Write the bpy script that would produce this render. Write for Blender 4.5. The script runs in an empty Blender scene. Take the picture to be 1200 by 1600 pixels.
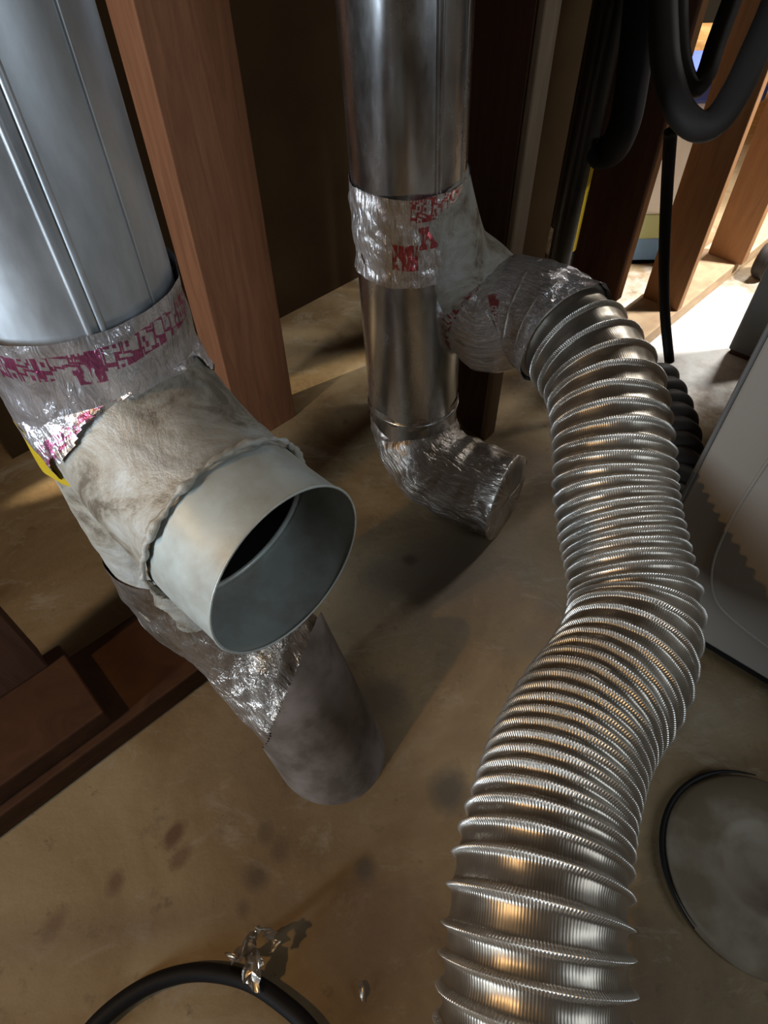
import bpy, bmesh, math, random
from mathutils import Vector, Matrix, noise
C = bpy.context.scene.collection
sc = bpy.context.scene
R_ = math.radians

# ------------------------------------------------------------------ camera
F0 = 1000.0; S = 1.5; H = 0.9
_D = Vector((20, -850, -1000)).normalized()
_Z = -_D
_f = Vector((0, 0, -1)); _Y = (_f - _f.dot(_Z) * _Z).normalized(); _X = _Y.cross(_Z)
M3 = Matrix((_X, _Y, _Z))                      # camera axes -> world axes
CAM = Vector((0, 0, H))
def ray(u, v): return M3 @ Vector(((u - 600) / F0, -(v - 800) / F0, -1))
def P(u, v, t): return CAM + ray(u, v) * t * S                 # point seen at u,v at depth t
def F(u, v, h=0.0):                                           # point on a horizontal plane
    r = ray(u, v); return CAM + r * ((h - H) / r.z)
def W(u, v, q, n):                                            # point on a vertical plane
    r = ray(u, v); return CAM + r * ((q - CAM).dot(n) / r.dot(n))
cd = bpy.data.cameras.new('camera'); cam = bpy.data.objects.new('camera', cd); C.objects.link(cam)
cam.matrix_world = Matrix.Translation(CAM) @ M3.to_4x4()
cd.sensor_fit = 'HORIZONTAL'; cd.sensor_width = 36; cd.lens = 36 * F0 / 1200; cd.clip_start = 0.01
sc.camera = cam
sc.view_settings.view_transform = 'Standard'; sc.view_settings.look = 'None'
sc.view_settings.gamma = 1; sc.view_settings.use_curve_mapping = False
sc.view_settings.exposure = 0.0

# ------------------------------------------------------------------ world and lights
w = bpy.data.worlds.new('world'); sc.world = w; w.use_nodes = True
w.node_tree.nodes['Background'].inputs[0].default_value = (0.10, 0.075, 0.05, 1)
w.node_tree.nodes['Background'].inputs[1].default_value = 0.30
def area(name, loc, target, size, power, col, sy=None, spread=150):
    l = bpy.data.lights.new(name, 'AREA'); l.energy = power; l.color = col
    l.shape = 'RECTANGLE'; l.size = size; l.size_y = sy or size
    o = bpy.data.objects.new(name, l); C.objects.link(o); o.location = loc
    o.rotation_euler = (Vector(target) - Vector(loc)).to_track_quat('-Z', 'Y').to_euler()
    l.spread = R_(spread)
    return o
def spot(name, loc, target, power, col, ang, blend, rad):
    l = bpy.data.lights.new(name, 'SPOT'); l.energy = power; l.color = col
    l.spot_size = R_(ang); l.spot_blend = blend; l.shadow_soft_size = rad
    o = bpy.data.objects.new(name, l); C.objects.link(o); o.location = loc
    o.rotation_euler = (Vector(target) - Vector(loc)).to_track_quat('-Z', 'Y').to_euler()
    return o
area('cool_right_fill', (1.25, -0.45, 1.25), (-0.1, 0.6, 0.45), 0.5, 5.4, (0.78, 0.89, 1.0), 1.1)  # unseen cool area light, added for the bright reflections on the left duct
area('cool_left_fill', (-1.6, -0.95, 0.9), (0.0, 0.87, 0.6), 0.13, 6.5, (0.74, 0.87, 1.0), 1.3, 60)  # unseen narrow cool light, added to put a streak on the middle duct
area('ceiling_bulb_light', (-1.05, -0.2, 1.35), (0.1, 0.3, 0.0), 0.035, 4.2, (1.0, 0.62, 0.28))
area('next_room_light', (1.75, 2.35, 1.6), (0.98, 1.35, 0.0), 0.4, 9, (1.0, 0.98, 0.94), None, 70)
area('tote_fill', (1.65, 1.35, 1.5), (0.74, 1.7, 0.25), 0.15, 11, (1.0, 0.98, 0.95), None, 50)  # unseen fill light, added to brighten the tote front
area('far_wall_fill', (1.5, 3.0, 1.7), (1.9, 4.6, 0.6), 0.3, 110, (1.0, 0.80, 0.55), None, 120)  # unseen warm fill, added to brighten the orange far wall
spot('floor_streak_spot', (-1.55, 0.29, 0.17), (-0.42, 0.985, 0.0), 600, (1.0, 0.86, 0.62), 4.6, 0.35, 0.01)  # unseen low spot, added to throw the light streak along the floor

# ------------------------------------------------------------------ materials
MATS = {}
def mat(name, base, rough=0.6, metal=0.0, spec=0.5):
    m = bpy.data.materials.new(name); m.use_nodes = True
    b = m.node_tree.nodes['Principled BSDF']
    b.inputs['Base Color'].default_value = (*base, 1); b.inputs['Roughness'].default_value = rough
    b.inputs['Metallic'].default_value = metal; b.inputs['Specular IOR Level'].default_value = spec
    MATS[name] = m; return m
def nd(m, t, **k):
    n = m.node_tree.nodes.new(t)
    for a, v in k.items():
        if a in n.inputs.keys(): n.inputs[a].default_value = v
        else: setattr(n, a, v)
    return n
def lk(m, a, b): m.node_tree.links.new(a, b)
def ramp(m, src, stops):
    r = nd(m, 'ShaderNodeValToRGB'); e = r.color_ramp.elements
    while len(e) < len(stops): e.new(0.5)
    for el, (p, c) in zip(e, stops):
        el.position = p; el.color = (*c, 1) if len(c) == 3 else c
    lk(m, src, r.inputs[0]); return r
def coord(m, kind='Object', scale=(1, 1, 1)):
    c = nd(m, 'ShaderNodeTexCoord'); mp = nd(m, 'ShaderNodeMapping'); mp.inputs['Scale'].default_value = scale
    lk(m, c.outputs[kind], mp.inputs[0]); return mp.outputs[0]
def noise_t(m, vec, scale, detail=4, rough=0.55, dist=0.0):
    n = nd(m, 'ShaderNodeTexNoise'); n.inputs['Scale'].default_value = scale; n.inputs['Detail'].default_value = detail
    n.inputs['Roughness'].default_value = rough; n.inputs['Distortion'].default_value = dist
    lk(m, vec, n.inputs['Vector']); return n.outputs[0]
def mixc(m, fac, a, b, blend='MIX'):
    x = nd(m, 'ShaderNodeMix', data_type='RGBA', blend_type=blend)
    for s, i in ((fac, 0), (a, 6), (b, 7)):
        if isinstance(s, (int, float)): x.inputs[i].default_value = s
        elif isinstance(s, tuple): x.inputs[i].default_value = (*s, 1)
        else: lk(m, s, x.inputs[i])
    return x.outputs[2]
def math_(m, op, a, b=None, c=None):
    x = nd(m, 'ShaderNodeMath', operation=op)
    for i, s in enumerate((a, b, c)):
        if s is None: continue
        if isinstance(s, (int, float)): x.inputs[i].default_value = s
        else: lk(m, s, x.inputs[i])
    return x.outputs[0]
def bsdf(m): return m.node_tree.nodes['Principled BSDF']
def bump(m, h, strength, dist=0.002, prev=None):
    b = nd(m, 'ShaderNodeBump'); b.inputs['Strength'].default_value = strength; b.inputs['Distance'].default_value = dist
    lk(m, h, b.inputs['Height'])
    if prev: lk(m, prev, b.inputs['Normal'])
    lk(m, b.outputs[0], bsdf(m).inputs['Normal']); return b.outputs[0]

# galvanised sheet
for nm, c0_, c1_, r0_, r1_ in (('galvanised', (0.46, 0.47, 0.48), (0.78, 0.80, 0.82), .20, .32), ('zinc_sheet', (0.58, 0.62, 0.65), (0.80, 0.85, 0.89), .36, .48)):
    m = mat(nm, c1_, 0.3, 1.0 if nm == 'galvanised' else 0.85)
    v = coord(m, 'Object', (1, 1, 0.35))
    n1 = noise_t(m, v, 26, 6, 0.65); n2 = noise_t(m, v, 120, 3)
    lk(m, mixc(m, ramp(m, n1, [(0.35, (0, 0, 0)), (0.7, (1, 1, 1))]).outputs[0], c0_, c1_), bsdf(m).inputs['Base Color'])
    lk(m, ramp(m, n1, [(0.3, (r0_,) * 3), (0.75, (r1_,) * 3)]).outputs[0], bsdf(m).inputs['Roughness'])
    bump(m, n2, 0.06, 0.001)
# dusty matt fitting
m = mat('dusty_fitting', (0.55, 0.56, 0.54), 0.5, 0.25)
v = coord(m); n1 = noise_t(m, v, 14, 7, 0.65); n2 = noise_t(m, v, 60, 5)
lk(m, mixc(m, ramp(m, n1, [(0.42, (0, 0, 0)), (0.62, (1, 1, 1))]).outputs[0], (0.46, 0.50, 0.47), (0.36, 0.35, 0.30)), bsdf(m).inputs['Base Color'])
lk(m, ramp(m, n2, [(0.3, (0.36,) * 3), (0.7, (0.55,) * 3)]).outputs[0], bsdf(m).inputs['Roughness'])
bump(m, n2, 0.12, 0.001)
# dusty old tape
m = mat('dusty_tape', (0.5, 0.47, 0.42), 0.6, 0.35)
v = coord(m); n1 = noise_t(m, v, 18, 8, 0.7, 0.6); n2 = noise_t(m, v, 70, 5, 0.6)
lk(m, ramp(m, n1, [(0.36, (0.15, 0.12, 0.085)), (0.46, (0.34, 0.31, 0.25)), (0.62, (0.46, 0.46, 0.43))]).outputs[0], bsdf(m).inputs['Base Color'])
bump(m, n2, 0.5, 0.003, bump(m, n1, 0.5, 0.006))
# foil tape with print.  UV: x = metres round the pipe, y = metres along it
def foil(name, tint, red, bands, rough=0.22, dirt=0.4, wr=0.8, metal=0.82, wscale=22):
    m = mat(name, tint, rough, metal)
    uv = coord(m, 'UV'); ob = coord(m)
    nw = noise_t(m, coord(m, 'UV', (2.2, 0.55, 1)), wscale * 3, 4, 0.6, 0.8)
    vw = nd(m, 'ShaderNodeTexVoronoi', feature='DISTANCE_TO_EDGE'); vw.inputs['Scale'].default_value = wscale * 1.6
    mp = nd(m, 'ShaderNodeMapping'); mp.inputs['Scale'].default_value = (1.6, 0.6, 1); mp.inputs['Rotation'].default_value = (0, 0, 0.3)
    lk(m, uv, mp.inputs[0]); lk(m, mp.outputs[0], vw.inputs['Vector'])
    b1 = bump(m, nw, wr, 0.004); bump(m, vw.outputs[0], wr * 0.7, 0.004, b1)
    nd1 = noise_t(m, ob, 20, 7, 0.65)
    col = mixc(m, ramp(m, nd1, [(0.5, (0, 0, 0)), (0.66, (dirt,) * 3)]).outputs[0], tint, (0.26, 0.20, 0.13))
    # lettering like marks inside bands
    sep = nd(m, 'ShaderNodeSeparateXYZ'); lk(m, uv, sep.inputs[0])
    vo = nd(m, 'ShaderNodeTexVoronoi', feature='F1', distance='CHEBYCHEV'); vo.inputs['Scale'].default_value = 95
    mp2 = nd(m, 'ShaderNodeMapping'); mp2.inputs['Scale'].default_value = (1.5, 0.8, 1); mp2.inputs['Rotation'].default_value = (0, 0, 0.15)
    lk(m, uv, mp2.inputs[0]); lk(m, mp2.outputs[0], vo.inputs['Vector'])
    rings = math_(m, 'SINE', math_(m, 'MULTIPLY', vo.outputs['Distance'], 16.0))
    marks = math_(m, 'GREATER_THAN', rings, 0.25)
    marks2 = math_(m, 'GREATER_THAN', nw, 0.44)
    tot = None
    for (u0, u1, v0, v1, solid, slope) in bands:
        vv = math_(m, 'SUBTRACT', sep.outputs[1], math_(m, 'MULTIPLY', sep.outputs[0], slope))
        a = math_(m, 'MULTIPLY', math_(m, 'GREATER_THAN', sep.outputs[0], u0), math_(m, 'LESS_THAN', sep.outputs[0], u1))
        b = math_(m, 'MULTIPLY', math_(m, 'GREATER_THAN', vv, v0), math_(m, 'LESS_THAN', vv, v1))
        k = math_(m, 'MULTIPLY', a, b)
        k = math_(m, 'MULTIPLY', k, marks2 if solid else marks)
        tot = k if tot is None else math_(m, 'MAXIMUM', tot, k)
    if tot is not None: col = mixc(m, math_(m, 'MULTIPLY', tot, 0.85), col, red)
    lk(m, col, bsdf(m).inputs['Base Color'])
    return m
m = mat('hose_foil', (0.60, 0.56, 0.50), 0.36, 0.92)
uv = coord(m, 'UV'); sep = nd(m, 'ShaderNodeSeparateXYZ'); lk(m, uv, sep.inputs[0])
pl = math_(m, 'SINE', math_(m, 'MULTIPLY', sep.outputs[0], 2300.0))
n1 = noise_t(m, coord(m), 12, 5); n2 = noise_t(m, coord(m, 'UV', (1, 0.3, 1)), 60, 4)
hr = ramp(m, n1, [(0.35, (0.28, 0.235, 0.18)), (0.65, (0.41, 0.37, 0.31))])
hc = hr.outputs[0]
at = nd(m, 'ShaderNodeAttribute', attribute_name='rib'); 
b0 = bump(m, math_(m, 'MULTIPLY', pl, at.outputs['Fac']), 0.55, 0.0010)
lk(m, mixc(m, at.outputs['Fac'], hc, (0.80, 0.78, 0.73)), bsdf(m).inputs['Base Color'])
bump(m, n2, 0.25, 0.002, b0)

def wood(name, a, b, rough=0.7, sc_=(9, 9, 0.8), s=6):
    m = mat(name, a, rough, 0, 0.25); v = coord(m, 'Object', sc_)
    n = noise_t(m, v, s, 6, 0.6, 1.2)
    lk(m, ramp(m, n, [(0.3, a), (0.7, b)]).outputs[0], bsdf(m).inputs['Base Color'])
    bump(m, n, 0.25, 0.002); return m
wood('red_wood', (0.15, 0.060, 0.027), (0.23, 0.098, 0.045))
wood('dark_wood', (0.055, 0.022, 0.012), (0.085, 0.035, 0.018))
wood('tan_wood', (0.25, 0.12, 0.052), (0.34, 0.175, 0.075))
wood('lit_edge_wood', (0.17, 0.12, 0.075), (0.24, 0.175, 0.11))
wood('plate_wood', (0.036, 0.012, 0.004), (0.062, 0.024, 0.008), sc_=(3, 3, 9))
wood('pale_plate_wood', (0.34, 0.22, 0.13), (0.46, 0.33, 0.2), sc_=(3, 3, 9))
wood('orange_panel', (0.62, 0.30, 0.09), (0.80, 0.45, 0.16), 0.5, (7, 7, 0.5), 5)
m = mat('cavity_wall', (0.05, 0.032, 0.015), 0.9, 0, 0.12)  # brown lowered to near black, standing in for light not reaching the chase
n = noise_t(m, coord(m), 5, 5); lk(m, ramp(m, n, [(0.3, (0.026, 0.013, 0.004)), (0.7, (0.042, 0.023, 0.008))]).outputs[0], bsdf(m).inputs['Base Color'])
mat('black_rubber', (0.024, 0.019, 0.016), 0.65, 0, 0.3)
mat('black_pipe', (0.018, 0.016, 0.013), 0.25)
mat('black_matte', (0.006, 0.005, 0.005), 0.8, 0, 0.15)
mat('cord_black', (0.006, 0.005, 0.005), 0.6, 0, 0.25)
mat('appliance', (0.22, 0.195, 0.165), 0.45)
mat('appliance_dark', (0.10, 0.098, 0.092), 0.5)
mat('tote_white', (0.80, 0.84, 0.84), 0.4)
mat('tote_blue', (0.05, 0.08, 0.30), 0.6, 0, 0.2)
mat('label_blue', (0.13, 0.28, 0.52), 0.5)
mat('label_green', (0.42, 0.50, 0.26), 0.5)
mat('tag_yellow', (0.50, 0.36, 0.02), 0.35)
mat('inner_dark', (0.008, 0.007, 0.006), 0.95, 0, 0.1)
mat('grey_part', (0.3, 0.31, 0.31), 0.5)
m = mat('lid_plastic', (0.21, 0.185, 0.14), 0.6, 0, 0.3)
n = noise_t(m, coord(m), 14, 5); lk(m, ramp(m, n, [(0.4, (0.15, 0.115, 0.07)), (0.6, (0.24, 0.20, 0.145))]).outputs[0], bsdf(m).inputs['Base Color'])
m = mat('drain_pipe', (0.17, 0.14, 0.12), 0.6)
v = coord(m); n = noise_t(m, v, 16, 6, 0.6)
lk(m, ramp(m, n, [(0.38, (0.10, 0.078, 0.06)), (0.6, (0.20, 0.165, 0.145))]).outputs[0], bsdf(m).inputs['Base Color']); bump(m, n, 0.15)
# concrete floor
m = mat('concrete', (0.3, 0.2, 0.12), 0.75)
v = coord(m)
a = noise_t(m, v, 3.2, 8, 0.62, 0.5); b = noise_t(m, v, 14, 8, 0.7); c = noise_t(m, v, 90, 4)
col = ramp(m, a, [(0.33, (0.115, 0.066, 0.026)), (0.48, (0.20, 0.132, 0.060)), (0.62, (0.275, 0.20, 0.105))]).outputs[0]
col = mixc(m, ramp(m, b, [(0.58, (0, 0, 0)), (0.72, (0.65,) * 3)]).outputs[0], col, (0.09, 0.06, 0.035))
sm = noise_t(m, coord(m, 'Object', (1, 1.8, 1)), 8, 9, 0.75, 0.8)
col = mixc(m, ramp(m, sm, [(0.54, (0, 0, 0)), (0.70, (0.6,) * 3)]).outputs[0], col, (0.36, 0.31, 0.23))
col = mixc(m, ramp(m, noise_t(m, v, 30, 6, 0.7), [(0.60, (0, 0, 0)), (0.68, (0.55,) * 3)]).outputs[0], col, (0.09, 0.055, 0.028))
def blotch(col, p, rx, ry, c, k, soft=0.35, rot=0.0):
    t = nd(m, 'ShaderNodeTexCoord'); mp = nd(m, 'ShaderNodeMapping', vector_type='TEXTURE')
    mp.inputs['Location'].default_value = (p.x, p.y, 0); mp.inputs['Scale'].default_value = (rx, ry, 1); mp.inputs['Rotation'].default_value = (0, 0, rot)
    lk(m, t.outputs['Object'], mp.inputs[0])
    ln = nd(m, 'ShaderNodeVectorMath', operation='LENGTH'); lk(m, mp.outputs[0], ln.inputs[0])
    d = math_(m, 'ADD', ln.outputs['Value'], math_(m, 'MULTIPLY', math_(m, 'SUBTRACT', b, 0.5), 2.2))
    f = ramp(m, d, [(max(0, 1 - soft) * 0.5, (k,) * 3), (0.5 + soft * 0.5, (0, 0, 0))])
    d2 = math_(m, 'MULTIPLY', d, 0.5); lk(m, d2, f.inputs[0])
    return mixc(m, f.outputs[0], col, c)
for (u, vv, rx, ry, cc, k, sf, rt) in [
    (690, 900, .16, .10, (0.13, 0.108, 0.082), .75, .8, .2), (705, 1235, .022, .03, (0.06, 0.05, 0.035), .9, .5, 0),
    (600, 1090, .03, .03, (0.09, 0.07, 0.05), .8, .6, 0), (272, 1303, .011, .018, (0.10, 0.045, 0.02), .9, .4, -.5),
    (283, 1338, .009, .014, (0.13, 0.07, 0.03), .8, .5, -.5), (400, 1372, .014, .014, (0.08, 0.055, 0.03), .9, .5, 0),
    (416, 1300, .009, .013, (0.10, 0.06, 0.03), .9, .5, 0), (437, 1328, .009, .012, (0.10, 0.06, 0.03), .9, .5, 0),
    (570, 1358, .013, .014, (0.07, 0.06, 0.045), .9, .5, 0), (600, 1440, .05, .04, (0.11, 0.055, 0.03), .6, .8, 0),
    (380, 1420, .008, .01, (0.10, 0.065, 0.03), .8, .5, 0), (180, 1378, .009, .012, (0.12, 0.06, 0.03), .8, .5, 0),
    (86, 1445, .01, .016, (0.12, 0.065, 0.03), .7, .5, -.6), (190, 1450, .20, .02, (0.14, 0.09, 0.055), .5, .9, .1),
    (555, 1500, .05, .03, (0.14, 0.085, 0.05), .5, .8, 0), (640, 875, .012, .01, (0.08, 0.05, 0.03), .9, .5, 0),
    (830, 1000, .05, .03, (0.12, 0.085, 0.05), .6, .8, 0), (1110, 1120, .06, .04, (0.34, 0.28, 0.20), .5, .9, .3),
    (1090, 525, .24, .20, (0.62, 0.61, 0.58), .95, .5, .7), (520, 1170, .15, .12, (0.13, 0.095, 0.06), .5, .9, 0)]:  # the large pale blotch by the studs paints in light from the next room
    col = blotch(col, F(u, vv), rx, ry, cc, k, sf, rt)
lk(m, col, bsdf(m).inputs['Base Color'])
lk(m, ramp(m, a, [(0.35, (0.55,) * 3), (0.7, (0.85,) * 3)]).outputs[0], bsdf(m).inputs['Roughness'])
bump(m, c, 0.15, 0.002, bump(m, b, 0.25, 0.004))

# ------------------------------------------------------------------ object helpers
def link_mesh(name, me, m, parent=None, smooth=True):
    o = bpy.data.objects.new(name, me); C.objects.link(o)
    if m: me.materials.append(MATS[m] if isinstance(m, str) else m)
    if parent: o.parent = parent; o.matrix_parent_inverse = Matrix.Translation(-parent.location)
    if smooth:
        for p in me.polygons: p.use_smooth = True
    return o
def obj(name, bm, m, parent=None, smooth=True):
    me = bpy.data.meshes.new(name); bm.normal_update(); bm.to_mesh(me); bm.free()
    return link_mesh(name, me, m, parent, smooth)
def thing(name, label, cat, loc=(0, 0, 0), group=None):
    o = bpy.data.objects.new(name, None); C.objects.link(o); o.location = loc; o.empty_display_size = 0.05
    return tag(o, label, cat, group)
def tag(o, label, cat, group=None):
    o['label'] = label; o['category'] = cat
    if group: o['group'] = group
    return o
def struct(o): o['kind'] = 'structure'; return o

def spline(pts, ds):
    pts = [Vector(p) for p in pts]
    q = [pts[0] * 2 - pts[1]] + pts + [pts[-1] * 2 - pts[-2]]
    dense = []
    for i in range(1, len(q) - 2):
        p0, p1, p2, p3 = q[i - 1:i + 3]
        for k in range(60):
            t = k / 60
            dense.append(0.5 * ((2 * p1) + (p2 - p0) * t + (2 * p0 - 5 * p1 + 4 * p2 - p3) * t * t + (3 * p1 - p0 - 3 * p2 + p3) * t ** 3))
    dense.append(pts[-1])
    L = [0]
    for a, b in zip(dense, dense[1:]): L.append(L[-1] + (b - a).length)
    n = max(2, int(L[-1] / ds) + 1); out = []; j = 0
    for k in range(n):
        s = L[-1] * k / (n - 1)
        while j < len(L) - 2 and L[j + 1] < s: j += 1
        f = (s - L[j]) / max(1e-9, L[j + 1] - L[j]); out.append(dense[j].lerp(dense[j + 1], min(1, f)))
    return out
def frames(path, ref):
    T = []
    for i in range(len(path)):
        T.append((path[min(i + 1, len(path) - 1)] - path[max(i - 1, 0)]).normalized())
    u = (Vector(ref) - Vector(ref).dot(T[0]) * T[0]).normalized(); U = [u]
    for i in range(1, len(T)):
        u = (u - u.dot(T[i]) * T[i]).normalized(); U.append(u)
    return T, U
def tube_bm(path, rad, n=64, ref=(1, 0, 0), a0=0.0, a1=360.0, cap=(False, False), keep=None, disp=None, attr=None):
    """rad(i, s, phi) in metres; uv x = metres round, y = metres along"""
    bm = bmesh.new(); T, U = frames(path, ref); full = abs(a1 - a0) >= 359.9
    uvl = bm.loops.layers.uv.new('uv'); al = bm.verts.layers.float.new(attr[0]) if attr else None
    s = 0; rows = []; ss = []
    for i, p in enumerate(path):
        if i: s += (p - path[i - 1]).length
        ss.append(s); V = T[i].cross(U[i]); row = []
        for k in range(n if full else n + 1):
            ph = R_(a0 + (a1 - a0) * k / n)
            r = rad(i, s, ph) if callable(rad) else rad
            q = p + (U[i] * math.cos(ph) + V * math.sin(ph)) * r
            if disp:
                q = q + (U[i] * math.cos(ph) + V * math.sin(ph)) * disp(q, s, ph)
            vt = bm.verts.new(q)
            if al: vt[al] = attr[1](s)
            row.append(vt)
        rows.append(row)
    m_ = n if full else n
    for i in range(len(rows) - 1):
        for k in range(m_):
            k2 = (k + 1) % len(rows[i])
            q4 = [rows[i][k], rows[i][k2], rows[i + 1][k2], rows[i + 1][k]]
            if keep and not all(keep(x.co) for x in q4): continue
            f = bm.faces.new(q4); r0 = 0.075
            for lp, (kk, ii) in zip(f.loops, ((k, i), (k + 1, i), (k + 1, i + 1), (k, i + 1))):
                lp[uvl].uv = (R_(a0 + (a1 - a0) * kk / n) * r0, ss[ii])
    for c_, row in ((cap[0], rows[0]), (cap[1], rows[-1])):
        if c_:
            try: bm.faces.new(row if c_ is True else row)
            except Exception: pass
    for vt in [x for x in bm.verts if not x.link_faces]: bm.verts.remove(vt)
    return bm
def tube(name, path, rad, m, parent=None, **k): return obj(name, tube_bm(path, rad, **k), m, parent)
def torus_bead(name, c, nrm, R, r, m, parent, n=72):
    nrm = Vector(nrm).normalized(); a = nrm.orthogonal().normalized(); b = nrm.cross(a)
    bm = bmesh.new(); rows = []
    for i in range(n):
        t = 2 * math.pi * i / n; d = a * math.cos(t) + b * math.sin(t)
        rows.append([bm.verts.new(Vector(c) + d * (R + r * math.cos(q * math.pi / 4)) + nrm * r * math.sin(q * math.pi / 4)) for q in range(8)])
    for i in range(n):
        for q in range(8):
            bm.faces.new((rows[i][q], rows[i][(q + 1) % 8], rows[(i + 1) % n][(q + 1) % 8], rows[(i + 1) % n][q]))
    return obj(name, bm, m, parent)
def prism(name, corners, z0, z1, m, parent=None, bev=0.003, smooth=False):
    bm = bmesh.new()
    lo = [bm.verts.new((c[0], c[1], z0)) for c in corners]; hi = [bm.verts.new((c[0], c[1], z1)) for c in corners]
    bm.faces.new(lo[::-1]); bm.faces.new(hi); n = len(lo)
    for i in range(n): bm.faces.new((lo[i], lo[(i + 1) % n], hi[(i + 1) % n], hi[i]))
    bmesh.ops.recalc_face_normals(bm, faces=bm.faces)
    if bev: bmesh.ops.bevel(bm, geom=list(bm.edges), offset=bev, segments=2, profile=0.5, affect='EDGES')
    return obj(name, bm, m, parent, smooth)
def oblong(k, ex, ey, x0, x1, y0, y1):
    k = Vector((k[0], k[1], 0)); return [k + ex * a + ey * b for a, b in ((x0, y0), (x1, y0), (x1, y1), (x0, y1))]
ang = R_(44); E1 = Vector((math.cos(ang), math.sin(ang), 0)); E2 = Vector((-math.sin(ang), math.cos(ang), 0))
def nz(p, s, seed=0.0): return noise.noise(Vector((p.x * s + seed, p.y * s, p.z * s + seed * 2)))

# ------------------------------------------------------------------ setting
bm = bmesh.new(); bmesh.ops.create_grid(bm, x_segments=40, y_segments=40, size=4)
struct(obj('floor', bm, 'concrete'))
# wall at the back of the chase, its shade put into the colour
Q = F(490, 470); 
xe = (W(938, 150, Q, E2) - Q).dot(E1)
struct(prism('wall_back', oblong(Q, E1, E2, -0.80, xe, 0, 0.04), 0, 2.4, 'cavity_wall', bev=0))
struct(prism('wall_far', oblong(Vector((1.2, 4.3, 0)), E1, E2, -2.2, 3.0, 0, 0.05), 0, 2.4, 'orange_panel', bev=0))

# ------------------------------------------------------------------ studs and plates
hp = 0.038
def stud(K, w1, w2, m, label, z0=0.0, top=2.4, cat='stud', sx=0.0):
    cs = oblong((0, 0, 0), E1, E2, sx, sx + w1, 0, w2)
    o = prism('wall_stud', cs, 0, top - z0, m, bev=0.002)
    o.location = (K.x, K.y, z0); tag(o, label, cat); return o
K1 = F(382, 700)
stud(K1, 0.135, 0.07, 'red_wood', 'reddish brown wooden post rising from the floor behind the open duct mouth')
K2 = F(757, 688)
stud(K2 + E2 * 0.0135, 0.032, 0.16, 'dark_wood', 'dark brown wooden board standing close behind the middle duct')
bt = prism('lit_edge_strip', oblong((0, 0, 0), E1, E2, 0.0, 0.034, 0, 0.013), 0, 2.4, 'lit_edge_wood'); bt.location = K2  # separate paler strip stands in for the lit edge of the board
tag(bt, 'narrow pale brown strip painting in the lit edge of the dark board behind the middle duct', 'lit_edge_strip')
KA = F(962, 472, hp); stud(KA, 0.026, 0.12, 'tan_wood', 'pale edged stud right of the black standpipe, its shaded left side covered by an added dark sheet', hp)
bt = prism('side_shade_sheet', oblong((0, 0, 0), E1, E2, -0.0125, -0.0005, 0.0, 0.13), 0, 2.3, 'dark_wood'); bt.location = KA  # dark sheet added to paint the shaded face of the stud
tag(bt, 'near black sheet added as shade on the side of the stud right of the standpipe', 'board')
KB = F(1058, 487, hp); stud(KB, 0.022, 0.092, 'tan_wood', 'orange brown stud behind the hanging black cable', hp)
KC = F(1158, 415, hp); stud(KC, 0.030, 0.092, 'tan_wood', 'orange brown stud nearest the right edge of the photo', hp)
d = (KB - KA); 
pc = oblong(KB, E1, E2, -0.20, 0.75, 0.0, 0.10)
tag(prism('sole_plate', pc, 0, hp, 'pale_plate_wood'), 'pale bottom plate under the orange brown studs at right', 'wood plate')
EX = Vector((1, 0, 0)); EY = Vector((0, 1, 0)); Kp = Vector((0, 1.515, 0))
tag(prism('light_block_sheet', oblong(Kp, EX, EY, W(770, 150, Kp, EY).x, W(944, 150, Kp, EY).x, 0, 0.012), 0, 2.4, 'cavity_wall'),  # sheet added to keep next-room light out of the chase
    'dark brown sheet added to block light between the pale edge strip and the black standpipe', 'board')
A0 = F(0, 1310); A1 = F(330, 1060); e = (A1 - A0).normalized(); e2 = Vector((-e.y, e.x, 0))
tag(prism('sole_plate', oblong(A0, e, e2, -0.4, (A1 - A0).length, 0, 0.15), 0, 0.045, 'plate_wood'), 'dark red brown wood plate on the floor below the left duct', 'wood plate')
o = prism('wood_block', oblong(A0, e, e2, -0.4, 0.185, 0.012, 0.15), 0.0455, 0.084, 'plate_wood')
tag(o, 'short brown board lying on the dark plate at lower left', 'wood board')
o = prism('wall_stud', oblong(A0, e, e2, -0.12, 0.16, 0.125, 0.165), 0.0845, 2.4, 'dark_wood')
tag(o, 'near black stud standing on the stacked plates at the left edge', 'stud')

# ------------------------------------------------------------------ left duct
Rd = 0.075
LX = P(130, 500, .33); LX = Vector((LX.x, LX.y, 0))
def lv(z): return Vector((LX.x, LX.y, z))
foil('foil_left', (0.78, 0.76, 0.78), (0.42, 0.02, 0.16), [(0, .5, .010, .030, 0, 0), (0.0, .018, .012, .036, 1, 0)], 0.24, 0.6, 0.7)
foil('foil_left_low', (0.78, 0.76, 0.78), (0.42, 0.02, 0.16), [(0, .2, .048, .068, 0, 0), (.42, .436, .0, .06, 0, 0)], 0.24, 0.6, 0.9)
D1 = thing('vent_duct', 'bluish grey sheet metal duct at left with an open mouth facing right', 'duct', lv(0.0))
Mc = P(452, 893, .33); Nn = Vector((.74, -.67, 0.02)).normalized()
zt = Mc.z
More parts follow.
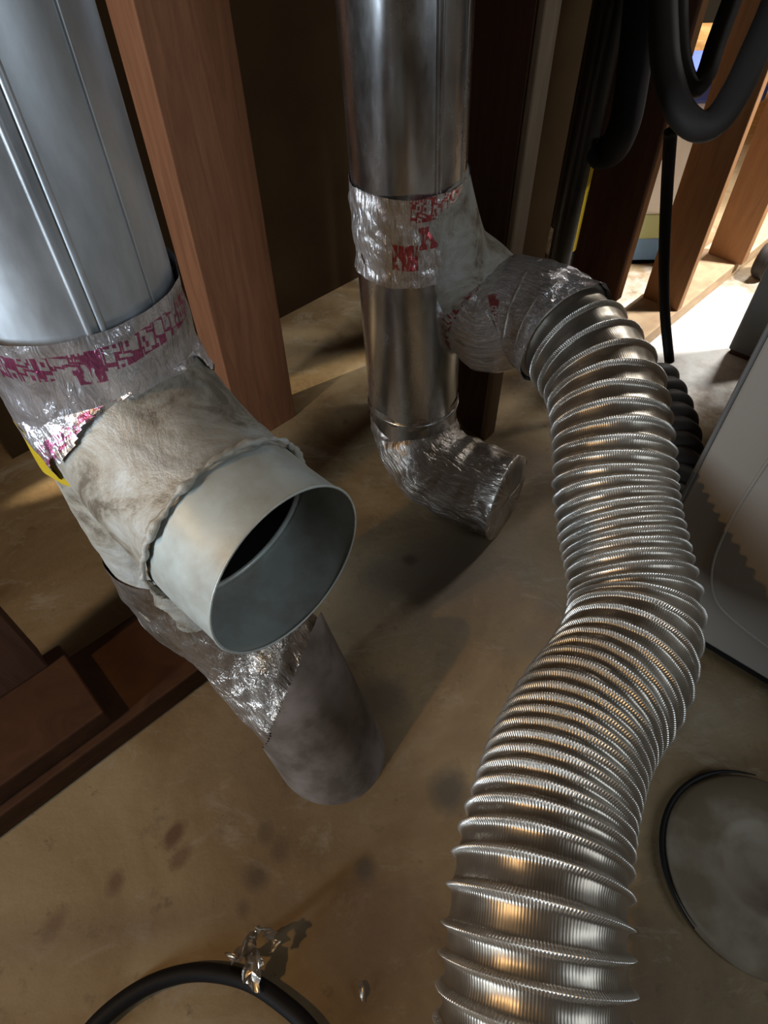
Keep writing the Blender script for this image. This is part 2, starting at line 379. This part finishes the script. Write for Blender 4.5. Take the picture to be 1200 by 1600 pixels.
# branch path from within the duct out to the mouth
B0 = lv(zt + 0.10); B1 = lv(zt + 0.035)
b2 = Mc - Nn * 0.10
brp = []
for k in range(101):
    t = k / 100; a_, b_, c_, d_ = (1 - t) ** 3, 3 * t * (1 - t) ** 2, 3 * t * t * (1 - t), t ** 3
    brp.append(B0 * a_ + B1 * b_ + b2 * c_ + Mc * d_)
brp = spline(brp[::5], 0.004)
def in_branch(p, tol=-0.001):
    best = min(((p - q).length_squared for q in brp)); return best < (Rd + tol) ** 2
def axisd(p): return math.hypot(p.x - LX.x, p.y - LX.y)
azc = math.atan2(-LX.y, -LX.x)             # azimuth that faces the camera
ref = (math.cos(azc), math.sin(azc), 0)
jt = P(150, 570, .34).z                    # level of the taped joint
zj = 0.60
# upper pipe, running up
up = [lv(zj - 0.03 + 0.02 * k) for k in range(80)]
tube('upper_pipe', up, Rd, 'zinc_sheet', D1, n=96, ref=ref)
for da in (-4.5, 2.5):                      # raised seam: two ridges
    q = Vector((math.cos(azc + R_(da + 5)), math.sin(azc + R_(da + 5)), 0)) * (Rd + 0.0003)
    tube('seam_ridge', [p + q for p in up[1:]], 0.0026, 'zinc_sheet', D1, n=8)
q = Vector((math.cos(azc + R_(40)), math.sin(azc + R_(40)), 0)) * (Rd)
tube('seam_ridge', [p + q for p in up[1:]], 0.0016, 'zinc_sheet', D1, n=8)
# printed foil tape round the joint
tp = [lv(zj + 0.055 - 0.0022 * k) for k in range(61)]
tube('foil_tape', tp, lambda i, s, ph: Rd + 0.0045, MATS['foil_left'], D1, n=180, ref=ref,
     disp=lambda q, s, ph: 0.0016 * nz(q, 60) + 0.0022 * nz(q, 24, 5), keep=lambda p: not in_branch(p, -0.004))
ltd = (brp[22] - brp[18]).normalized()
lt = [p for k, p in enumerate(brp) if k * 0.004 < 0.082]
tube('foil_tape', spline(lt[::3], 0.002), lambda i, s, ph: Rd + 0.0036, 'foil_left_low', D1, n=180, ref=ref,
     disp=lambda q, s, ph: 0.0022 * nz(q, 60) + 0.0026 * nz(q, 30, 5), keep=lambda p: axisd(p) > Rd - 0.004 and (p - lt[-1]).dot(ltd) < -0.010 * (0.8 + 1.6 * nz(p, 45, 1)))
# yellow strip of tape
tube('yellow_label', [lv(zj - 0.035 - 0.003 * k) for k in range(18)], Rd + 0.0052, 'tag_yellow', D1, n=20, ref=ref, a0=48, a1=80,
     disp=lambda q, s, ph: 0.002 * nz(q, 50))
# wye body below the tape, cut open where the branch leaves
body = [lv(zj - 0.08 - 0.003 * k) for k in range(160)]
def bodykeep(p): return not in_branch(p)
zend = 0.25
body = [p for p in body if p.z > zend]
tube('wye_body', body, Rd, 'dusty_tape', D1, n=160, ref=ref, keep=bodykeep,
     disp=lambda q, s, ph: 0.0022 * nz(q, 22) + 0.0012 * nz(q, 60, 3) + 0.0005)
Lb = sum((b - a).length for a, b in zip(brp, brp[1:])); nb = len(brp); kc = int(nb * (1 - 0.072 / Lb))
tube('wye_branch', brp[:kc + 1], lambda i, s, ph: Rd + 0.0003, 'dusty_tape', D1, n=128, ref=ref,
     keep=lambda p: axisd(p) > Rd - 0.004, disp=lambda q, s, ph: 0.0022 * nz(q, 24) + 0.0012 * nz(q, 60, 3))
tube('open_collar', brp[kc - 1:], lambda i, s, ph: Rd - 0.0002, 'dusty_fitting', D1, n=128, ref=ref,
     disp=lambda q, s, ph: 0.0010 * nz(q, 30, 2))
tube('shade_lining', brp[:kc + 3], lambda i, s, ph: Rd - 0.007, 'inner_dark', D1, n=90, ref=ref)  # near-black tube added to paint the darkness inside the duct
torus_bead('inner_step', brp[kc + 2], (brp[kc + 3] - brp[kc + 1]), Rd - 0.0045, 0.0028, 'dusty_fitting', D1)
torus_bead('mouth_rim', Mc, Nn, Rd - 0.0003, 0.0011, 'dusty_fitting', D1)
# lumpy sealant bead along the crease of the collar
cr = brp[kc]; tn = (brp[kc + 1] - brp[kc - 1]).normalized()
ca = tn.orthogonal().normalized(); cb_ = tn.cross(ca)
rg = [cr + (ca * math.cos(t * math.pi / 100) + cb_ * math.sin(t * math.pi / 100)) * (Rd + 0.0045) for t in range(201)]
tube('sealant', rg, lambda i, s, ph: 0.0022 + 0.0045 * max(0, nz(rg[i], 55, 3)), 'dusty_tape', D1, n=14, disp=lambda q, s, ph: 0.003 * nz(q, 130))
# folded tape flap on the upper right
foil('foil_old', (0.50, 0.46, 0.42), (0.3, 0.02, 0.05), [], 0.3, 0.8, 1.0, 0.9)
foil('foil_bright', (0.80, 0.80, 0.82), (0.3, 0.02, 0.05), [], 0.15, 0.2, 0.9, 1.0)
tube('tape_flap', [lv(zj - 0.055 - 0.003 * k) for k in range(24)], Rd + 0.005, 'foil_bright', D1, n=40, ref=ref, a0=-68, a1=-20,
     disp=lambda q, s, ph: 0.003 * nz(q, 45) + 0.001 * nz(q, 120), keep=lambda p: not in_branch(p, 0.0))
# foil wrapped elbow down to the drain pipe, mitred against it
PB = F(515, 1168); PT = P(455, 1065, .550)
mn = ray(490, 982).cross(ray(418, 1150)).normalized()
if mn.dot(ray(600, 1100)) < 0: mn = -mn
def side(p): return (p - CAM).dot(mn)
elp = spline([lv(0.36), lv(0.27), P(385, 980, .545), P(455, 1063, .555), P(520, 1140, .56)], 0.003)
tube('foil_elbow', elp, lambda i, s, ph: Rd + 0.001, 'foil_old', D1, n=140, ref=ref, keep=lambda p: side(p) < 0.004,
     disp=lambda q, s, ph: 0.0035 * nz(q, 26) + 0.0018 * nz(q, 60, 3))
dp = thing('floor_pipe', 'dirty grey pipe stub coming out of the concrete below the open duct mouth', 'pipe', PB)
ax_ = (PT - PB).normalized()
tube('pipe', [PB + ax_ * (0.004 * k - 0.05) for k in range(75)], Rd - 0.001, 'drain_pipe', dp, n=120, keep=lambda p: side(p) > -0.002)

# ------------------------------------------------------------------ middle duct
Cb = P(633, 0, .46)
def cv(z): return Vector((Cb.x + (0.73 - z) * 0.035, Cb.y, z))
azm = math.atan2(-Cb.y, -Cb.x); refm = (math.cos(azm), math.sin(azm), 0)
foil('foil_mid', (0.76, 0.73, 0.71), (0.50, 0.005, 0.015), [(.418, .460, .037, .066, 1, 0), (0, .022, .058, .092, 1, 0), (.461, .5, .058, .092, 1, 0), (.40, .47, .0, .03, 0, 0)], 0.25, 0.5, 1.1, 0.82, 26)
foil('foil_elbowprint', (0.82, 0.80, 0.80), (0.45, 0.02, 0.03), [(0, .5, .022, .034, 0, 0), (0.05, .3, .07, .085, 0, 0)], 0.16, 0.45, 1.3, 0.78, 30)
D2 = thing('vent_duct', 'shiny vertical metal duct in the middle with red printed tape on its joint', 'duct', cv(0.0))
zm = 0.495
up = [cv(zm - 0.02 + 0.02 * k) for k in range(85)]
tube('upper_pipe', up, Rd, 'galvanised', D2, n=96, ref=refm)
for da in (27, 31, 62):
    q = Vector((math.cos(azm + R_(da)), math.sin(azm + R_(da)), 0)) * (Rd)
    tube('seam_ridge', [p + q for p in up[1:]], 0.0022, 'galvanised', D2, n=8)
# branch from the duct to the hose collar
J0 = cv(zm + 0.045); HS = P(800, 520, .63)
brm = spline([cv(zm + 0.07), cv(zm + 0.0), P(735, 428, .635), P(768, 492, .64)], 0.004)
brm2 = spline([P(705, 390, .63), P(738, 430, .637), P(762, 470, .638), P(775, 490, .638)], 0.004)
def axm(p): c_ = cv(p.z); return math.hypot(p.x - c_.x, p.y - c_.y)
def in_brm(p, tol=-.002): return min(((p - q).length_squared for q in brm2)) < (Rd + tol) ** 2
tube('wye_body', [cv(zm - 0.0 - 0.004 * k) for k in range(90)], Rd + 0.001, 'galvanised', D2, n=96, ref=refm)
tube('wye_branch', spline([cv(zm + 0.06), cv(zm - 0.02).lerp(P(735, 450, .64), .45), P(738, 452, .64), P(780, 498, .637)], 0.004), Rd - 0.001, 'dusty_tape', D2, n=90, ref=refm)
tube('foil_tape', [cv(zm + 0.06 - 0.002 * k) for k in range(60)], lambda i, s, ph: Rd + 0.003, 'foil_mid', D2, n=180, ref=refm,
     disp=lambda q, s, ph: 0.004 * nz(q, 30, 2) + 0.0018 * nz(q, 90) + 0.004 * max(0, nz(q, 14, 9)))
torus_bead('crimp_ring', cv(0.185), (0, 0, 1), Rd + 0.001, 0.003, 'galvanised', D2)
# lower elbow wrapped in foil, end taped shut
EE = P(792, 778, .735)
elb = spline([cv(0.20), cv(0.13), P(668, 712, .77), P(715, 747, .76), EE], 0.004)
tube('foil_elbow', elb, lambda i, s, ph: Rd + 0.001 + 0.0012 * math.sin(s * 130) , 'foil_old', D2, n=120, ref=refm, cap=(False, False),
     disp=lambda q, s, ph: 0.0035 * nz(q, 26, 1) + 0.0018 * nz(q, 75))
dirn = (EE - elb[-6]).normalized()
bm = tube_bm([EE - dirn * 0.002, EE + dirn * 0.001, EE + dirn * 0.002, EE + dirn * 0.0024], lambda i, s, ph: (Rd + 0.003, Rd + 0.002, Rd * 0.7, 0.002)[i], n=60,
             disp=lambda q, s, ph: 0.003 * nz(q, 40))
obj('taped_end', bm, 'foil_old', D2)

# ------------------------------------------------------------------ flexible hose
HP = [P(772, 500, .635), P(815, 488, .62), P(880, 520, .60), P(935, 590, .57), P(955, 680, .545), P(960, 780, .53), P(980, 880, .51), P(990, 965, .49),
      P(965, 1050, .46), P(905, 1145, .42), P(864, 1260, .385), P(842, 1400, .355), P(835, 1520, .338), P(830, 1640, .325), P(828, 1800, .31)]
hp_ = spline(HP, 0.00125)
L = 0; arc = [0]
for a, b in zip(hp_, hp_[1:]): L += (b - a).length; arc.append(L)
def nearest_s(u, v):
    best, bs = 1e9, 0
    for p, s in zip(hp_[::8], arc[::8]):
        c_ = M3.transposed() @ (p - CAM); x = 600 + F0 * c_.x / -c_.z; y = 800 - F0 * c_.y / -c_.z
        d = (x - u) ** 2 + (y - v) ** 2
        if d < best: best, bs = d, s
    return bs
ctl = [(0, 26), (nearest_s(880, 520), 34), (nearest_s(945, 630), 26), (nearest_s(955, 680), 22), (nearest_s(960, 780), 20), (nearest_s(970, 830), 15), (nearest_s(980, 880), 17),
       (nearest_s(988, 930), 28), (nearest_s(985, 1000), 30), (nearest_s(965, 1050), 30), (nearest_s(935, 1100), 20), (nearest_s(905, 1145), 17), (nearest_s(870, 1260), 20), (nearest_s(855, 1330), 34), (nearest_s(845, 1400), 50), (L + 1, 52)]
def spacing(s):
    for (a, x), (b, y) in zip(ctl, ctl[1:]):
        if a <= s <= b: return x + (y - x) * (s - a) / max(1e-6, b - a)
    return .02
def ipx(p):
    c_ = M3.transposed() @ (p - CAM); return Vector((600 + F0 * c_.x / -c_.z, 800 - F0 * c_.y / -c_.z))
ph_ = 0; phase = [0]; mpp = []
for a, b in zip(hp_, hp_[1:]): mpp.append((b - a).length / max(1e-6, (ipx(b) - ipx(a)).length))
mpp.append(mpp[-1])
def spacing(s):
    i = min(len(arc) - 1, max(0, int(s / arc[-1] * (len(arc) - 1) + .5)))
    for (a, x), (b, y) in zip(ctl, ctl[1:]):
        if a <= s <= b: px = x + (y - x) * (s - a) / max(1e-6, b - a); break
    else: px = 50
    return px * mpp[i]
for a, b in zip(arc, arc[1:]): ph_ += (b - a) / spacing(a); phase.append(ph_)
def ribf(i):
    f = phase[i] % 1.0; d = min(f, 1 - f) * spacing(arc[i]); return math.exp(-(d / 0.0021) ** 2), min(f, 1 - f)
Rh = 0.0705
def hrad(i, s, ph):
    g, f = ribf(i)
    sp = spacing(s); amp = 0.0042 + 0.0018 * min(1, max(0, (sp - 0.012) / 0.012))
    return Rh + amp * g - 0.0015 * (1 - math.cos(2 * math.pi * f)) * 0.5
ta = {}
for i, s in enumerate(arc): ta[round(s, 7)] = ribf(i)[0]
FH = thing('flexible_hose', 'ribbed silver foil dryer hose curving from the middle duct down the right side', 'hose', (HP[-2].x, HP[-2].y, 0))
i0 = next(i for i, s in enumerate(arc) if s > 0.075)
_s0 = [0]
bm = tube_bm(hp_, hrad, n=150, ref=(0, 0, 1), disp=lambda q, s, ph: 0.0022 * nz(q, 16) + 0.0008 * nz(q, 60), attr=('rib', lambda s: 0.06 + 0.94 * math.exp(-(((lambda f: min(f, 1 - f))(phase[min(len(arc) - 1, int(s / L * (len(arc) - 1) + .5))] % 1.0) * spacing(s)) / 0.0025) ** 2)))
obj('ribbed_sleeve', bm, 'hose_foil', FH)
col_ = [p for p, s in zip(hp_, arc) if s < 0.125][::3]
c0 = spline([P(745, 470, .645)] + [P(772, 500, .635)] + col_[4:], 0.003)
_t, _u = frames(c0, (0, 0, 1))
tube('foil_collar', c0, lambda i, s, ph: Rd + 0.003 - 0.002 * math.sin(s * 20), 'foil_elbowprint', FH, n=150, ref=(0, 0, 1),
     keep=lambda p: True, disp=lambda q, s, ph: 0.005 * nz(q, 22, 3) + 0.0026 * nz(q, 60) + 0.0012 * nz(q, 130))

# ------------------------------------------------------------------ standpipe, hoses, cables
SP = [P(958, -60, .80), P(925, 120, .83), P(905, 260, .86), P(888, 440, .92), P(880, 560, .95)]
base = F(878, 560)
t_ = P(905, 250, .86)
def sv(z): return Vector((t_.x, t_.y, z))
ST = thing('standpipe', 'tall black drain pipe with a yellow strip, standing behind the foil hose', 'pipe', sv(0))
tube('pipe', [sv(0.0 + 0.05 * k) for k in range(48)], 0.032, 'black_pipe', ST, n=40)
az = math.atan2(-t_.y, -t_.x)
tube('yellow_strip', [sv(P(925, 410, .92).z + 0.005 * k) for k in range(46)], 0.0325, 'tag_yellow', ST, n=8, ref=(math.cos(az), math.sin(az), 0), a0=50, a1=78)
tube('metal_strap', [sv(P(866, 425, .92).z + 0.004 * k) for k in range(16)], 0.0335, 'foil_bright', ST, n=6, ref=(math.cos(az), math.sin(az), 0), a0=-78, a1=-45,
     disp=lambda q, s, ph: 0.002 * nz(q, 80))
o = tube('black_drain_hose', spline([P(1015, -140, .62), P(1003, 0, .68), P(990, 110, .74), P(975, 195, .79), P(950, 238, .84), sv(P(912, 222, .86).z)], 0.006), lambda i, s, ph: 0.0285, 'black_matte', n=32, cap=(True, True))
tag(o, 'matte black hose bending into the tall black drain pipe', 'hose')
lp = spline([P(1032, -160, .55), P(1034, -60, .55), P(1036, 40, .55), P(1042, 110, .55), P(1062, 172, .55), P(1092, 198, .55), P(1122, 185, .55), P(1152, 140, .55), P(1180, 80, .55), P(1212, 5, .55), P(1245, -90, .55)], 0.005)
o = tube('drain_hose', lp, 0.0185, 'black_rubber', n=32, cap=(True, True)); tag(o, 'thick dark hose hanging in a wide loop at upper right', 'hose')
lp = spline([P(1062, -160, .60), P(1060, -60, .60), P(1060, 30, .60), P(1066, 100, .60), P(1082, 138, .60), P(1102, 118, .60), P(1118, 70, .60), P(1140, 10, .60), P(1170, -70, .60)], 0.005)
o = tube('drain_hose', lp, 0.0135, 'black_rubber', n=28, cap=(True, True)); tag(o, 'thinner dark hose hanging in a narrow loop inside the wide one', 'hose')
lp = spline([P(1048, 205, .60), P(1042, 300, .66), P(1038, 400, .72), P(1039, 490, .79), P(1046, 565, .83)], 0.006)
o = tube('power_cable', lp, 0.0092, 'cord_black', n=20, cap=(True, True)); tag(o, 'straight black cable dropping from the loops to the floor', 'cable')
cp = spline([P(1015, 590, .80), P(1035, 630, .78), P(1050, 680, .75), P(1052, 740, .72), P(1035, 800, .70)], 0.0015)
o = tube('corrugated_hose', cp, lambda i, s, ph: 0.040 + 0.0075 * abs(math.sin(s * 95)) , 'black_rubber', n=48, cap=(True, True))
tag(o, 'black corrugated hose between the silver hose and the dryer', 'hose')

# ------------------------------------------------------------------ appliances
gap = 0.035
Kd = F(985, 935, gap); dE = -E2
dd = (F(1200, 1065, gap) - F(1100, 1005, gap)).normalized(); dn = Vector((-dd.y, dd.x, 0))
if dn.x < 0: dn = -dn
DR = thing('clothes_dryer', 'grey white metal appliance side at the right edge beside the silver hose', 'dryer', (Kd.x, Kd.y, 0))
prism('cabinet', oblong(Kd, dd, dn, 0, 0.70, 0, 0.60), gap, 0.62, 'appliance', DR, bev=0.006)
eb = [W(u, v, Kd, dn) - dn * 0.0005 for u, v in ((1260, 640), (1190, 735), (1135, 825), (1112, 890), (1120, 940), (1160, 980), (1240, 1040))]
tube('embossed_line', spline(eb, 0.006), 0.0022, 'appliance', DR, n=10)
prism('gap_shade', oblong(Kd, dd, dn, 0.012, 0.69, 0.02, 0.58), 0.001, gap + 0.001, 'black_matte', DR, bev=0)  # black block added in place of the shadow under the cabinet
# edge seam of the back panel
tube('panel_seam', [Kd + Vector((0, 0, z)) - dn * 0.0 for z in [0.02 * k for k in range(30)]], 0.0028, 'appliance_dark', DR, n=8)
Kw = F(1134, 552, 0.0)
o = thing('metal_panel', 'dark grey metal panel standing upright behind the dryer at the right edge', 'panel', (Kw.x, Kw.y, 0))
prism('sheet', oblong(Kw, dd, dn, 0, 0.12, 0, 0.03), 0.012, 0.62, 'appliance_dark', o, bev=0.004)
prism('plinth', oblong(Kw, dd, dn, 0.005, 0.11, 0.004, 0.026), 0, 0.012, 'plate_wood', o, bev=0)

# ------------------------------------------------------------------ floor odds and ends
Lc = F(1185, 1362)
LD = thing('plastic_lid', 'round grey brown plastic lid lying on the floor at lower right', 'lid', (Lc.x, Lc.y, 0))
bm = bmesh.new(); prof = [(0.0, 0.006), (0.030, 0.006), (0.042, 0.010), (0.05, 0.020), (0.058, 0.021), (0.085, 0.017), (0.108, 0.016), (0.114, 0.010), (0.115, 0.001)]
rows = []
for r, z in prof:
    rows.append([bm.verts.new((Lc.x + r * math.cos(2 * math.pi * k / 72), Lc.y + r * math.sin(2 * math.pi * k / 72), z)) for k in range(72)] if r > 0 else [bm.verts.new((Lc.x, Lc.y, z))])
for k in range(72): bm.faces.new((rows[0][0], rows[1][k], rows[1][(k + 1) % 72]))
for a, b in zip(rows[1:], rows[2:]):
    for k in range(72): bm.faces.new((a[k], b[k], b[(k + 1) % 72], a[(k + 1) % 72]))
obj('lid_disc', bm, 'lid_plastic', LD)
rim = []
for k in range(41):
    t = R_(72 + 138 * k / 40); rim.append(Vector((Lc.x + 0.118 * math.cos(t), Lc.y + 0.118 * math.sin(t), 0.010)))
tube('rim_gasket', rim, lambda i, s, ph: 0.0032 * min(1, 0.25 + 3 * min(i, 40 - i) / 40), 'cord_black', LD, n=10)
# black hose arc at the bottom
ap = spline([F(u, v, 0.011) for u, v in ((95, 1690), (140, 1612), (200, 1558), (260, 1528), (320, 1519), (385, 1532), (440, 1566), (487, 1612), (530, 1690))], 0.005)
o = tube('rubber_cord', ap, 0.0095, 'cord_black', n=20, cap=(True, True)); tag(o, 'thick black cord curving across the bottom of the floor', 'cord')
# crumpled foil
def scrap(name, pts, width, m, label, seed):
    path = spline(pts, 0.002); bm = bmesh.new(); T, U = frames(path, (1, .3, .2)); n = 14; rows = []
    for i, p in enumerate(path):
        f = i / (len(path) - 1); wd = width * (0.35 + 0.65 * math.sin(math.pi * min(1, f * 1.15 + .08)) ** .6)
        V = T[i].cross(U[i]); row = []
        for k in range(n + 1):
            x = (k / n - .5) * wd
            q = p + U[i] * x + V * (abs(x) * 0.55)
            q += Vector((nz(q, 90, seed), nz(q, 90, seed + 3), nz(q, 90, seed + 7))) * width * 0.45
            q.z = max(q.z, 0.001); row.append(bm.verts.new(q))
        rows.append(row)
    for a, b in zip(rows, rows[1:]):
        for k in range(n): bm.faces.new((a[k], a[k + 1], b[k + 1], b[k]))
    bmesh.ops.solidify(bm, geom=list(bm.faces), thickness=0.0006)
    o = obj(name, bm, m, None, False); tag(o, label, 'foil scrap'); return o
foil('foil_scrap', (0.75, 0.70, 0.62), (0.3, 0.02, 0.05), [], 0.25, 0.5, 0.4, 0.9)
scrap('foil_scrap', [F(362, 1502, .02), F(385, 1492, .03), F(400, 1470, .045), F(412, 1455, .05), F(428, 1482, .03)], 0.026, 'foil_scrap', 'crumpled twist of foil tape lying against the black cord', 1)
scrap('foil_scrap', [F(398, 1490, .030), F(397, 1515, .026), F(396, 1540, .022)], 0.022, 'foil_scrap', 'flat tail of foil draped over the black cord', 5)
scrap('foil_scrap', [F(566, 1533, .004), F(566, 1548, .006), F(568, 1568, .003)], 0.006, 'foil_scrap', 'tiny shiny foil shred on the floor near the bottom', 9)

# ------------------------------------------------------------------ next room: tote, wheel
Kt = Vector((0, 1.635, 0))
ztop = W(1118, 122, Kt, EY).z; z_b = W(1100, 160, Kt, EY).z
TT = thing('storage_tote', 'white plastic storage tote with a blue lid seen between the studs', 'tote', (0.7, 1.80, 0))
x0 = W(958, 150, Kt, EY).x
prism('tub', oblong(Kt, EX, EY, x0 + 0.015, 0.865, 0, 0.2), 0.004, z_b, 'tote_white', TT, bev=0.012)
prism('lid', oblong(Kt, EX, EY, x0, 0.88, -0.012, 0.212), z_b, ztop, 'tote_blue', TT, bev=0.008)
def plate(name, u0, v0, u1, v1, m, th=0.003, off=0.001):
    a = W(u0, v0, Kt, EY); b = W(u1, v1, Kt, EY); xa = (a - Kt).dot(EX); xb = (b - Kt).dot(EX)
    return prism(name, oblong(Kt, EX, EY, min(xa, xb), max(xa, xb), -off - th, -off + 0.0), min(a.z, b.z), max(a.z, b.z), m, TT, bev=0.001)
z1 = W(1000, 372, Kt, EY).z; z2 = W(985, 445, Kt, EY).z; z3 = W(1010, 335, Kt, EY).z
prism('label_panel', oblong(Kt, EX, EY, x0 + 0.04, 0.84, -0.004, 0.0), z2, z1, 'label_blue', TT, bev=0.001)
prism('label_band', oblong(Kt, EX, EY, x0 + 0.04, 0.84, -0.004, 0.0), z1, z3, 'label_green', TT, bev=0.001)
prism('label_band', oblong(Kt, EX, EY, x0 + 0.04, 0.84, -0.004, 0.0), 0.012, z2, 'label_green', TT, bev=0.001)
tube('handle', spline([W(1085, 235, Kt, EY) - EY * 0.004, W(1100, 205, Kt, EY) - EY * 0.02, W(1125, 190, Kt, EY) - EY * 0.02, W(1150, 190, Kt, EY) - EY * 0.004], 0.006), 0.008, 'grey_part', TT, n=14)
Wc = F(1186, 432, 0.0)
wh = thing('caster_wheel', 'black wheel on the bright floor beyond the bottom plate', 'wheel', (Wc.x, Wc.y, 0))
ax = E2; r_ = 0.045; cc = Vector((Wc.x, Wc.y, r_))
tube('tire', [cc + ax * (0.006 * k - 0.018) for k in range(7)], lambda i, s, ph: r_ - (0.006 if i in (0, 6) else 0), 'black_rubber', wh, n=40, cap=(True, True))
tube('hub', [cc + ax * (0.01 * k - 0.022) for k in range(5)], 0.018, 'grey_part', wh, n=24, cap=(True, True))
